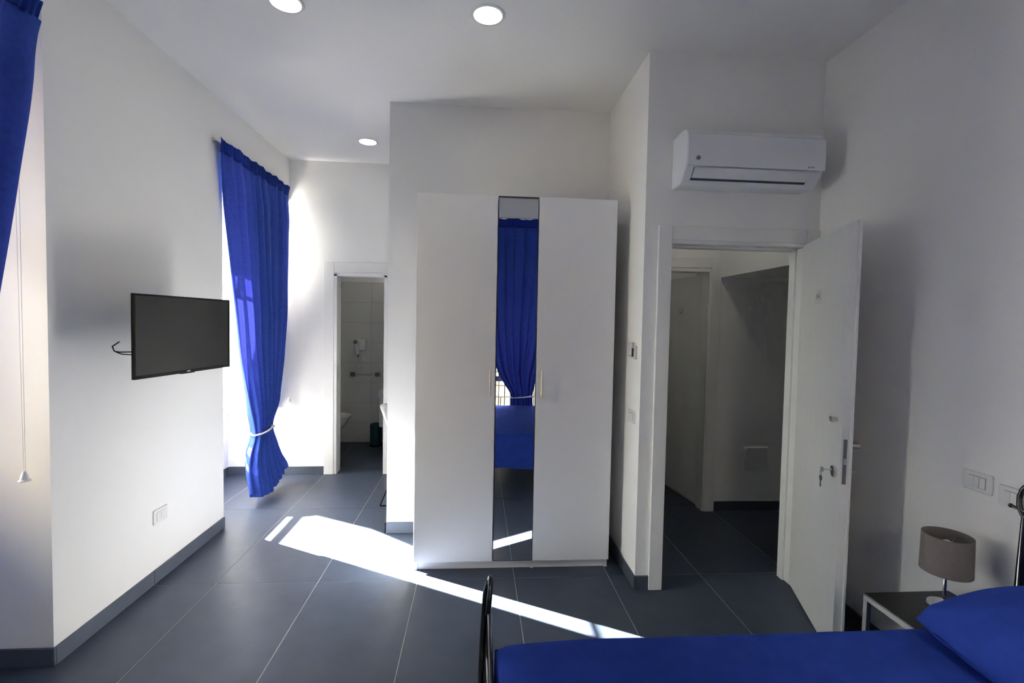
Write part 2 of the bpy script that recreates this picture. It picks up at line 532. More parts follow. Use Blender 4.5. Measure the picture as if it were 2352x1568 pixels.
# rubble wall across the lane, seen through that window
def stones():
    root = struct(obj('wall_outside', bx(-2.6, 4.2, -4.3, -4.04, -1.0, 3.4), MORTAR))
    z = -0.68
    rr = random.Random(3)
    while z < 3.0:
        h = rr.uniform(0.20, 0.30)
        x = -1.0 - rr.uniform(0, 0.3)
        while x < 2.6:
            wd = rr.uniform(0.26, 0.52)
            bm = bx(x + 0.008, x + wd - 0.008, -4.06, -4.0 + rr.uniform(-0.012, 0.015), z + 0.008, z + h - 0.008, bev=0.02, seg=2)
            for v in bm.verts:
                v.co += Vector((0, noise.noise(v.co * 7) * 0.012, 0)) + Vector((noise.noise(v.co * 5 + Vector((9, 0, 0))), 0, noise.noise(v.co * 5))) * 0.008
            obj('stone', bm, STONE[rr.randrange(4)], root)
            x += wd
        z += h
stones()

# ------------------------------------------------------------------ doors
# door_1: entrance
def entrance():
    cas = boxes([(1.06, 1.140, YD - 0.022, YD, 0.001, 2.187), (1.975, 2.055, YD - 0.022, YD, 0.001, 2.187)], bev=0.002)
    root = struct(obj('door_1', cas, TRIM))
    obj('door_head_casing', bx(1.141, 1.974, YD - 0.018, YD, 2.108, 2.187, bev=0.002), TRIM, root)
    obj('door_jamb', boxes([(DX0 - 0.029, DX0, YD - 0.006, YD + 0.115, 0.001, DZ), (DX1, DX1 + 0.029, YD - 0.004, YD + 0.115, 0.001, DZ), (DX0 - 0.029, DX1 + 0.029, YD - 0.006, YD + 0.115, DZ, DZ + 0.029)]), TRIM, root)
    obj('door_stop', boxes([(DX0, DX0 + 0.012, YD + 0.06, YD + 0.114, 0.001, DZ), (DX1 - 0.012, DX1, YD + 0.06, YD + 0.114, 0.001, DZ), (DX0, DX1, YD + 0.06, YD + 0.114, DZ - 0.012, DZ)]), TRIM, root)
    # leaf swung into the room
    h = Vector((1.975, 2.83, 0)); fcorner = Vector((1.737, 2.15, 0))
    d = (fcorner - h).normalized(); n = Vector((-d.y, d.x, 0))      # n points to the right wall
    if n.x < 0:
        n = -n
    W_, T = (fcorner - h).length, 0.045
    M = Matrix((d, n, Vector((0, 0, 1)))).transposed().to_4x4()
    M.translation = h
    def lb(*a, **k):
        return bx(*a, mtx=M, **k)
    z0, z1 = 0.008, 2.100
    leaf = bmesh.new()
    box(leaf, 0.02, W_, 0, T - 0.010, z0, z1, bev=0.0015, seg=1, mtx=M)
    lf = obj('door_leaf', leaf, DOORM, root)
    obj('door_rebate', lb(0.02, W_ + 0.012, T - 0.010, T, z0, z1 + 0.012, bev=0.0015, seg=1), DOORM, lf)
    # lock plate on the free edge
    pl = lb(W_, W_ + 0.002, 0.010, 0.026, 0.86, 1.075, bev=0.0005, seg=1)
    obj('lock_plate', pl, DULLMETAL, lf)
    obj('lock_bolt', lb(W_, W_ + 0.006, 0.012, 0.024, 0.955, 0.985), STEEL, lf)
    # deadbolt knob, keyhole rose and keys on the visible face
    q = Matrix.Rotation(R(90), 4, 'X')
    kn = bmesh.new()
    tube(kn, [M @ Vector((W_ - 0.055, 0, 1.16)), M @ Vector((W_ - 0.055, -0.022, 1.16))], 0.011, 14)
    box(kn, W_ - 0.075, W_ - 0.035, -0.030, -0.022, 1.148, 1.172, bev=0.002, mtx=M)
    obj('latch_knob', kn, STEEL, lf)
    rs = bmesh.new()
    tube(rs, [M @ Vector((W_ - 0.060, 0, 0.905)), M @ Vector((W_ - 0.060, -0.012, 0.905))], 0.026, 22)
    obj('keyhole_rose', rs, STEEL, lf, smooth=True, angle=40)
    ky = bmesh.new()
    tube(ky, [M @ Vector((W_ - 0.060, -0.012, 0.912)), M @ Vector((W_ - 0.060, -0.050, 0.912))], 0.003, 8)
    box(ky, W_ - 0.068, W_ - 0.052, -0.062, -0.050, 0.898, 0.920, bev=0.002, mtx=M)
    tube(ky, [M @ Vector((W_ - 0.060 + 0.012 * math.cos(t), -0.060, 0.890 + 0.012 * math.sin(t))) for t in [i * PI / 6 for i in range(12)]], 0.0015, 6, closed=True)
    key = obj('key', ky, STEEL, lf)
    k2 = bmesh.new()
    tube(k2, [M @ Vector((W_ - 0.060, -0.062, 0.866)), M @ Vector((W_ - 0.060, -0.058, 0.866))], 0.014, 16)
    box(k2, W_ - 0.065, W_ - 0.055, -0.0615, -0.0585, 0.822, 0.856, bev=0.0008, seg=1, mtx=M)
    obj('key', k2, DARKEDGE, lf)
    # paper notice on the face
    obj('door_notice', lb(0.285, 0.375, -0.0015, 0, 1.735, 1.815), PLASTIC, lf)
    ink = bmesh.new()
    for pts in ([(0.302, 1.792), (0.304, 1.762), (0.320, 1.764)], [(0.322, 1.780), (0.328, 1.766), (0.336, 1.782)], [(0.340, 1.796), (0.339, 1.772), (0.357, 1.776)], [(0.354, 1.798), (0.352, 1.752)]):
        tube(ink, [M @ Vector((u, -0.002, v)) for u, v in pts], 0.0014, 5)
    obj('notice_writing', ink, GREYP, lf)
    # lever handle and thumb-turn on the hidden side
    hd = bmesh.new()
    tube(hd, [M @ Vector((W_ - 0.06, T, 1.035)), M @ Vector((W_ - 0.06, T + 0.05, 1.035)), M @ Vector((W_ - 0.075, T + 0.056, 1.035)), M @ Vector((W_ - 0.17, T + 0.056, 1.035))], 0.009, 12)
    tube(hd, [M @ Vector((W_ - 0.06, T, 1.035)), M @ Vector((W_ - 0.06, T + 0.008, 1.035))], 0.026, 20)
    obj('door_handle', hd, STEEL, lf, smooth=True, angle=40)
    tt = bmesh.new()
    tube(tt, [M @ Vector((W_ - 0.06, T, 0.905)), M @ Vector((W_ - 0.06, T + 0.008, 0.905))], 0.026, 20)
    box(tt, W_ - 0.063, W_ - 0.057, T + 0.008, T + 0.05, 0.897, 0.913, bev=0.002, mtx=M)
    obj('thumb_turn', tt, STEEL, lf)
    for zz in (0.25, 1.05, 1.85):
        obj('hinge', tube(bmesh.new(), [M @ Vector((0.012, T - 0.01, zz)), M @ Vector((0.012, T - 0.01, zz + 0.07))], 0.007, 10), STEEL, lf, smooth=True, angle=40)
entrance()

def bath_door():
    cas = boxes([(-1.552, BX0 - 0.012, YB - 0.013, YB, 0.001, 2.182), (BX1 + 0.012, -0.83, YB - 0.013, YB, 0.001, 2.182)], bev=0.002)
    root = struct(obj('door_2', cas, TRIM))
    obj('door_head_casing', bx(BX0 - 0.012, BX1 + 0.012, YB - 0.011, YB, BZ + 0.012, 2.182, bev=0.002), TRIM, root)
    obj('door_jamb', boxes([(BX0 - 0.012, BX0 + 0.018, YB - 0.004, YB + 0.144, 0.001, BZ - 0.01), (BX1 - 0.018, BX1 + 0.012, YB - 0.004, YB + 0.144, 0.001, BZ - 0.01), (BX0 - 0.012, BX1 + 0.012, YB - 0.004, YB + 0.144, BZ - 0.028, BZ + 0.012)]), TRIM, root)
    obj('latch_strike', bx(BX0 + 0.018, BX0 + 0.0195, YB + 0.03, YB + 0.05, 0.98, 1.12), STEEL, root)
bath_door()

def hall_door():
    cas = boxes([(HX0 - 0.09, HX0 - 0.014, YH - 0.013, YH, 0.001, 2.178), (HX1 + 0.014, 2.066, YH - 0.013, YH, 0.001, 2.178)], bev=0.002)
    root = struct(obj('door_3', cas, TRIM))
    obj('door_head_casing', bx(HX0 - 0.014, HX1 + 0.014, YH - 0.011, YH, 2.092, 2.178, bev=0.002), TRIM, root)
    obj('door_jamb', boxes([(HX0 - 0.029, HX0, YH - 0.005, YH + 0.115, 0.001, 2.06), (HX1, HX1 + 0.029, YH - 0.005, YH + 0.115, 0.001, 2.06), (HX0 - 0.029, HX1 + 0.029, YH - 0.005, YH + 0.115, 2.06, 2.089)]), TRIM, root)
    # leaf swung away into the next room
    h = Vector((1.972, 4.10, 0)); e = Vector((1.880, 4.86, 0))
    d = (e - h).normalized(); n = Vector((d.y, -d.x, 0))
    M = Matrix((d, n, Vector((0, 0, 1)))).transposed().to_4x4()
    M.translation = h
    lf = obj('door_leaf', bx(0, (e - h).length, 0, 0.04, 0.008, 2.05, bev=0.0015, seg=1, mtx=M), DOORM, root)
    obj('door_notice', bx(0.30, 0.40, -0.0015, 0, 1.685, 1.785, mtx=M), PLASTIC, lf)
    ink = bmesh.new()
    tube(ink, [M @ Vector((u, -0.002, v)) for u, v in ((0.325, 1.745), (0.335, 1.728), (0.35, 1.722), (0.365, 1.727), (0.372, 1.738))], 0.003, 5)
    obj('notice_writing', ink, GREYP, lf)
hall_door()

# ================================================================== objects
def wardrobe():
    x0, x1, y0, y1 = -0.380, 0.886, 3.05, 3.56
    ta = thing('wardrobe', ((x0 + x1) / 2, (y0 + y1) / 2, 0), 'tall white three-door wardrobe with a narrow mirrored middle door', 'wardrobe')
    body = boxes([(x0 + 0.004, x0 + 0.022, y0 + 0.022, y1, 0, 2.392), (x1 - 0.022, x1 - 0.004, y0 + 0.022, y1, 0, 2.392), (x0 + 0.022, x1 - 0.022, y0 + 0.022, y1, 2.372, 2.390), (x0 + 0.022, x1 - 0.022, y1 - 0.01, y1, 0.06, 2.372),
                  (x0 + 0.022, x1 - 0.022, y0 + 0.022, y1 - 0.01, 0.055, 0.073), (0.372, 0.39, y0 + 0.022, y1 - 0.01, 0, 2.372)])
    obj('body', body, WARD, ta)
    pl = boxes([(x0 + 0.023, 0.371, y0 + 0.030, y0 + 0.046, 0.001, 0.054), (0.391, x1 - 0.023, y0 + 0.030, y0 + 0.046, 0.001, 0.054)])
    obj('plinth', pl, WARD, ta)
    zt, zb = 2.393, 0.058
    def knob(x, door):
        bm = bmesh.new()
        tube(bm, [(x, 3.012, 1.128), (x, 3.012, 1.306)], 0.0065, 12)
        tube(bm, [(x, 3.012, 1.150), (x, 3.0495, 1.150)], 0.005, 10)
        tube(bm, [(x, 3.012, 1.284), (x, 3.0495, 1.284)], 0.005, 10)
        obj('handle', bm, STEEL, door, smooth=True, angle=40)
    dl = obj('door', bx(x0, 0.122, y0, y0 + 0.018, zb, zt, bev=0.0012, seg=1), WARD, ta)
    knob(0.090, dl)
    dr = obj('door', bx(0.384, x1, y0, y0 + 0.018, zb, zt, bev=0.0012, seg=1), WARD, ta)
    knob(0.416, dr)
    dm = obj('door', bx(0.126, 0.380, y0 + 0.003, y0 + 0.019, zb, zt, bev=0.0012, seg=1), DARKEDGE, ta)
    dm['label'] = 'mirrored middle door with a thin dark edge'
    obj('mirror', bx(0.1285, 0.3775, y0 + 0.0005, y0 + 0.003, zb + 0.006, zt - 0.012), MIRROR, dm)
wardrobe()

def aircon():
    x0, x1 = 1.133, 1.925
    t = thing('air_conditioner', ((x0 + x1) / 2, 2.8, 2.40), 'white wall-mounted split air conditioner above the open entrance door', 'air conditioner')
    yb = 2.797
    prof = [(yb, 2.40), (yb, 2.688), (2.665, 2.692), (2.615, 2.680), (2.597, 2.655), (2.592, 2.56), (2.596, 2.485), (2.612, 2.468), (2.640, 2.43), (2.675, 2.404), (2.70, 2.398)]
    bm = prism(bmesh.new(), prof, 'X', x0 + 0.006, x1 - 0.006)
    obj('body', bm, ACM, t, smooth=True, angle=35)
    # side cheeks, slightly proud
    for (a, b) in ((x0, x0 + 0.006), (x1 - 0.006, x1)):
        obj('side_panel', prism(bmesh.new(), [(p[0] + (0.003 if p[0] < 2.7 else 0), p[1] + (-0.003 if p[1] > 2.6 else 0.003)) for p in prof], 'X', a, b), ACM, t)
    # front panel
    fp = prism(bmesh.new(), [(2.597, 2.655), (2.588, 2.65), (2.583, 2.56), (2.587, 2.477), (2.596, 2.477), (2.592, 2.56)], 'X', x0 + 0.002, x1 - 0.002)
    obj('front_panel', fp, ACM, t, smooth=True, angle=40)
    obj('vent_gap', prism(bmesh.new(), [(2.603, 2.473), (2.632, 2.436), (2.6455, 2.4235), (2.655, 2.416), (2.69, 2.43), (2.64, 2.47)], 'X', x0 + 0.045, x1 - 0.075), ACDARK, t)
    fl = prism(bmesh.new(), [(2.594, 2.470), (2.604, 2.455), (2.622, 2.438), (2.640, 2.4245), (2.648, 2.431), (2.612, 2.468)], 'X', x0 + 0.048, x1 - 0.079)
    obj('louvre_flap', fl, ACM, t, smooth=True, angle=40)
    lg = tube(bmesh.new(), [(1.192, 2.587, 2.518), (1.192, 2.5815, 2.518)], 0.012, 22)
    badge = obj('logo_badge', lg, DARKEDGE, t)
    sc = bmesh.new()
    tube(sc, [(1.192 + 0.0098 * math.cos(k * PI / 10), 2.5812, 2.518 + 0.0098 * math.sin(k * PI / 10)) for k in range(20)], 0.0006, 5, closed=True)
    for (cx, cz, a0, a1) in ((1.189, 2.520, 0.6, 5.4), (1.195, 2.520, 0.8, 5.6)):
        tube(sc, [(cx + 0.0035 * math.cos(a0 + (a1 - a0) * k / 9), 2.5812, cz + 0.0045 * math.sin(a0 + (a1 - a0) * k / 9)) for k in range(10)], 0.0006, 5)
    obj('logo_script', sc, PLASTIC, badge)
    tx = boxes([(1.822 + i * 0.014, 1.822 + i * 0.014 + 0.009, 2.5855, 2.588, 2.488, 2.496) for i in range(3)])
    obj('indicator_marks', tx, GREYP, t)
aircon()

def television():
    a, b = Vector((-1.650, 2.45, 0)), Vector((-1.560, 3.17, 0))
    d = (b - a).normalized(); n = Vector((-d.y, d.x, 0))     # to the wall
    if n.x > 0:
        n = -n
    W_ = (b - a).length
    z0, z1 = 1.288, 1.708
    M = Matrix((d, n, Vector((0, 0, 1)))).transposed().to_4x4()
    M.translation = a
    t = thing('television', (-1.60, 2.81, z0), 'flat black television on a swing arm in front of the left wall', 'television')
    obj('casing', bx(0, W_, 0.004, 0.014, z0, z1, bev=0.002, mtx=M), BLACKP, t)
    obj('back_cover', bx(0.10, W_ - 0.10, 0.014, 0.065, z0 + 0.05, z1 - 0.1, bev=0.01, mtx=M), BLACKP, t)
    bz = bmesh.new()
    for bb in ((0, W_, z1 - 0.010, z1), (0, W_, z0, z0 + 0.018), (0, 0.010, z0, z1), (W_ - 0.010, W_, z0, z1)):
        box(bz, bb[0], bb[1], -0.003, 0.004, bb[2], bb[3], bev=0.0012, seg=1, mtx=M)
    obj('bezel', bz, BLACKP, t)
    obj('screen', bx(0.010, W_ - 0.010, -0.0005, 0.004, z0 + 0.018, z1 - 0.010, mtx=M), SCREEN, t)
    obj('logo', bx(W_ / 2 - 0.013, W_ / 2 + 0.013, -0.004, -0.003, z0 + 0.006, z0 + 0.012, mtx=M), STEEL, t)
    obj('sensor_bump', bx(W_ / 2 - 0.05, W_ / 2 + 0.05, -0.002, 0.02, z0 - 0.004, z0, bev=0.001, seg=1, mtx=M), BLACKP, t)
    ar = bmesh.new()
    c = M @ Vector((W_ / 2, 0.065, 1.50))
    w1 = Vector((XL + 0.025, 3.02, 1.50))
    el = Vector((-1.74, 2.74, 1.50))
    for p, q in ((w1, el), (el, c)):
        tube(ar, [p + Vector((0, 0, 0.02)), q + Vector((0, 0, 0.02))], 0.012, 8)
        tube(ar, [p - Vector((0, 0, 0.02)), q - Vector((0, 0, 0.02))], 0.012, 8)
    tube(ar, [el + Vector((0, 0, -0.04)), el + Vector((0, 0, 0.04))], 0.018, 12)
    obj('swing_arm', ar, BLACKP, t)
    obj('wall_plate', bx(XL + 0.0005, XL + 0.025, 2.97, 3.07, 1.39, 1.61, bev=0.004), BLACKP, t)
    cb = bmesh.new()
    p0 = M @ Vector((0.06, 0.06, 1.42))
    tube(cb, [p0, M @ Vector((0.0, 0.07, 1.422)), M @ Vector((-0.025, 0.075, 1.428)), M @ Vector((-0.020, 0.09, 1.45)), M @ Vector((0.03, 0.10, 1.47))], 0.003, 7)
    tube(cb, [M @ Vector((0.06, 0.05, 1.405)), M @ Vector((0.0, 0.06, 1.412)), M @ Vector((-0.022, 0.07, 1.424))], 0.0025, 7)
    obj('cable', cb, BLACKP, t, smooth=True)
television()

# ------------------------------------------------------------------ curtains
def curtain(name, label, frame, zs, left, right, depth, tie_z, header=(2.79, 2.90), folds=8, seed=1, zmin=0.04, sag=0.0, group=None, nose=1.0, amp0=0.035, lining=0.0):
    """frame(s, depth, z) -> world point. left/right/depth: tables over zs (ascending)"""
    rnd = random.Random(seed)
    t = thing(name, frame((smoothi(tie_z, zs, left) + smoothi(tie_z, zs, right)) / 2, smoothi(tie_z, zs, depth), zmin), label, 'curtain', group)
    ph = [rnd.uniform(-0.6, 0.6) for _ in range(40)]
    nu, nv = folds * 18, 96
    ztop = header[0]
    bm = bmesh.new()
    rows = []
    for j in range(nv + 1):
        v = j / nv
        z = zmin + (ztop - zmin) * v
        row = []
        Lz, Rz, Dz = smoothi(z, zs, left), smoothi(z, zs, right), smoothi(z, zs, depth)
        wd = abs(Rz - Lz)
        g = 1 - min(1, wd / 1.2)          # how gathered
        amp = amp0 * (0.78 + 0.55 * math.exp(-((z - tie_z) / 0.9) ** 2)) * (1 if z < ztop - 0.25 else max(0.25, (ztop - z) / 0.25))
        amp *= min(1.0, 0.35 + wd / 0.7)
        amp_full = amp
        for i in range(nu + 1):
            u = i / nu
            uu = u + 0.010 * math.sin(2 * PI * 2 * u + z * 1.3 + seed)
            f = uu * folds
            amp = amp_full * min(1, 0.15 + u / 0.12)
            k = min(int(f), 38)
            w_ = 0.75 + 0.6 * math.sin(ph[k] * 9) * (1 - abs(2 * (f - k) - 1))
            cc = math.cos(2 * PI * f + 0.9 * ph[k] * math.sin(PI * (f - int(f))))
            dd = amp * w_ * math.copysign(abs(cc) ** 0.7, cc)
            dd += 0.10 * amp0 * math.sin(2 * PI * f * 2.37 + z * 2.0) * nose
            s = Lz + (Rz - Lz) * (u + 0.02 * math.sin(2 * PI * f + 1.0) * (1 - g))
            zz = z
            if j < 8:   # uneven hem
                hem = 0.028 * math.sin(u * 5.0 + seed) + 0.012 * math.sin(2 * PI * f)
                zz = z + (hem + sag * (abs(2 * u - 1) ** 1.5)) * (1 - j / 8)
            p = frame(s, Dz + dd, max(zz, 0.006))
            row.append(bm.verts.new(p))
        rows.append(row)
    for a, b in zip(rows, rows[1:]):
        for i in range(nu):
            bm.faces.new((a[i], a[i + 1], b[i + 1], b[i]))
    obj('drape', bm, BLUE, t, smooth=True)
    if lining:
        lb, rows = bmesh.new(), []
        for j in range(41):
            z = zmin + 0.10 + (ztop - zmin - 0.12) * j / 40
            Lz, Rz, Dz = smoothi(z, zs, left), smoothi(z, zs, right), smoothi(z, zs, depth)
            rows.append([lb.verts.new(frame(Lz + (Rz - Lz) * (lining + (0.96 - lining) * i / 40), Dz - 0.085 + 0.008 * math.sin(i * 1.9 + 2 * z), z)) for i in range(41)])
        for a, b in zip(rows, rows[1:]):
            for i in range(40):
                lb.faces.new((a[i], a[i + 1], b[i + 1], b[i]))
        obj('back_fold', lb, BLUE, t, smooth=True)
    # pleated heading tape
    bm = bmesh.new()
    rows = []
    nh = 260
    zrow = [header[0] - 0.012, header[0], header[0] + 0.012, (header[0] + header[1]) / 2, header[1] - 0.02, header[1] - 0.006, header[1]]
    for q, z in enumerate(zrow):
        row = []
        Lz, Rz, Dz = smoothi(min(z, zs[-1]), zs, left), smoothi(min(z, zs[-1]), zs, right), smoothi(z, zs, depth)
        sh = 0.010 if 1 <= q <= 5 else 0.004
        for i in range(nh + 1):
            u = i / nh
            dd = 0.0045 * math.cos(2 * PI * u * 38 + 1.5 * math.sin(u * 31)) + 0.004 * math.sin(u * 57 + seed)
            zz = z + (0.006 * math.sin(u * 23 + seed) + 0.004 * math.sin(u * 61) if q >= 4 else 0)
            row.append(bm.verts.new(frame(Lz + (Rz - Lz) * u, Dz + dd + sh, zz)))
        rows.append(row)
    for a, b in zip(rows, rows[1:]):
        for i in range(nh):
            bm.faces.new((a[i], a[i + 1], b[i + 1], b[i]))
    r2 = bmesh.ops.solidify(bm, geom=list(bm.faces), thickness=0.003)
    obj('heading', bm, BLUE, t, smooth=True)
    # rope tie-back
    Lz, Rz, Dz = smoothi(tie_z, zs, left), smoothi(tie_z, zs, right), smoothi(tie_z, zs, depth)
    c, hw = (Lz + Rz) / 2, abs(Rz - Lz) / 2 + 0.008
    bm = bmesh.new()
    pts = [frame(c + hw * math.cos(k * PI / 16), Dz + 0.062 * math.sin(k * PI / 16), tie_z + 0.012 * math.cos(k * PI / 16)) for k in range(32)]
    tube(bm, pts, 0.008, 8, closed=True)
    e = frame(c + (hw if Rz > Lz else -hw) * 0.72, Dz + 0.058, tie_z + 0.012)
    lathe(bm, [(0, -0.016), (0.012, -0.010), (0.016, 0), (0.012, 0.010), (0, 0.016)], e, 12)
    obj('tieback', bm, ROPE, t, smooth=True)
    return t

def rail(name, label, p, q, wall, posts):
    t = thing(name, tuple((Vector(p) + Vector(q)) / 2), label, 'curtain rail', None)
    obj('rod', tube(bmesh.new(), [p, q], 0.007, 12), STEEL, t, smooth=True, angle=40)
    for s in posts:
        c = Vector(p).lerp(Vector(q), s)
        w_ = Vector(wall(c))
        bm = tube(bmesh.new(), [c, w_], 0.006, 8)
        tube(bm, [w_ + (c - w_).normalized() * 0.001, w_ + (c - w_).normalized() * 0.006], 0.022, 16)
        obj('bracket', bm, STEEL, t, smooth=True, angle=40)

# far window curtain (s = Y, depth = X)
ZS = [0.0, 0.10, 0.25, 0.40, 0.56, 0.82, 1.25, 1.58, 1.95, 2.2, 2.45, 2.66, 2.79, 2.92]
curtain('curtain', 'royal blue curtain by the bathroom end, gathered near the floor by a white rope', lambda s, d, z: (d, s, z), ZS,
        [4.12, 4.12, 4.16, 4.27, 4.44, 4.365, 4.160, 4.03, 3.895, 3.79, 3.71, 3.66, 3.64, 3.64],
        [4.84, 4.82, 4.79, 4.76, 4.75, 4.93, 4.99, 4.99, 4.95, 4.91, 4.89, 4.885, 4.885, 4.935],
        [-1.865, -1.87, -1.905, -1.945, -1.975, -1.988, -1.962, -1.935, -1.91, -1.886, -1.874, -1.862, -1.856, -1.852], 0.56,
        header=(2.80, 2.885), folds=8, seed=3, zmin=0.055, sag=0.06, lining=0.36, amp0=0.050)
rail('curtain_rail', 'thin metal curtain rail above the far left window', (-1.884, 3.63, 2.862), (-1.884, 4.93, 2.862), lambda c: (XL, c.y, c.z), (0.012, 0.97))
# near window curtain, only its edge shows at the left border
ZS1 = ZS
off = -2.76
curtain('curtain', 'dark blue curtain at the left edge of the picture beside the hanging blind cord', lambda s, d, z: (d, s, z), ZS1,
        [1.35, 1.35, 1.36, 1.40, 1.48, 1.40, 1.25, 1.14, 1.06, 1.02, 0.98, 0.96, 0.95, 0.95],
        [1.95, 1.93, 1.90, 1.86, 1.82, 1.86, 1.915, 1.965, 2.035, 2.08, 2.125, 2.155, 2.185, 2.225],
        [-1.85, -1.85, -1.85, -1.85, -1.85, -1.85, -1.85, -1.85, -1.85, -1.85, -1.85, -1.85, -1.85, -1.85], 0.60,
        header=(2.83, 2.915), folds=7, seed=11, zmin=0.055, amp0=0.03)
rail('curtain_rail', 'thin metal curtain rail above the near left window', (-1.884, 0.94, 2.892), (-1.884, 2.22, 2.892), lambda c: (XL, c.y, c.z), (0.03, 0.97))
# curtain behind the camera, seen in the wardrobe mirror
ZS3 = [0.0, 0.2, 0.4, 0.64, 0.80, 0.95, 1.15, 1.5, 2.0, 2.5, 2.79, 2.95]
curtain('curtain', 'blue curtain tied in the middle, reflected in the wardrobe mirror', lambda s, d, z: (s, d, z), ZS3,
        [0.38, 0.40, 0.43, 0.455, 0.37, 0.28, 0.22, 0.14, 0.06, 0.03, 0.02, 0.02],
        [0.81, 0.79, 0.76, 0.735, 0.76, 0.80, 0.86, 0.95, 1.05, 1.10, 1.12, 1.12],
        [-0.105] * 12, 0.64, header=(2.83, 2.925), folds=8, seed=5, zmin=0.05, amp0=0.026)
rail('curtain_rail', 'thin metal curtain rail on the window wall behind the bed', (0.0, -0.136, 2.935), (1.15, -0.136, 2.935), lambda c: (c.x, YN, c.z), (0.03, 0.97))

# blind cords with bell pulls
def cord(name, label, x, y, z, ztop, sp=0.010):
    t = thing(name, (x, y, z), label, 'blind cord')
    for k in (-1, 1):
        obj('cord', tube(bmesh.new(), [(x + k * sp * 0.35, y, z + 0.035), (x + k * sp * 0.6 - (0.012 if k < 0 else 0.004), y, ztop)], 0.0011, 6), ROPE, t)
    bm = lathe(bmesh.new(), [(0.0, 0.036), (0.006, 0.036), (0.008, 0.030), (0.013, 0.020), (0.0155, 0.006), (0.016, 0.0), (0.022, -0.004), (0.022, -0.008), (0.012, -0.008), (0.0, -0.004)], (x, y, z), 20)
    obj('bell_pull', bm, PLASTIC, t, smooth=True, angle=50)
cord('blind_cord', 'pair of thin white blind cords ending in a bell-shaped pull at far left', -1.965, 2.235, 0.875, 2.88)
cord('blind_cord', 'white blind cord with a small bell pull beside the far blue curtain', -1.888, 5.015, 0.765, 2.60, sp=0.006)

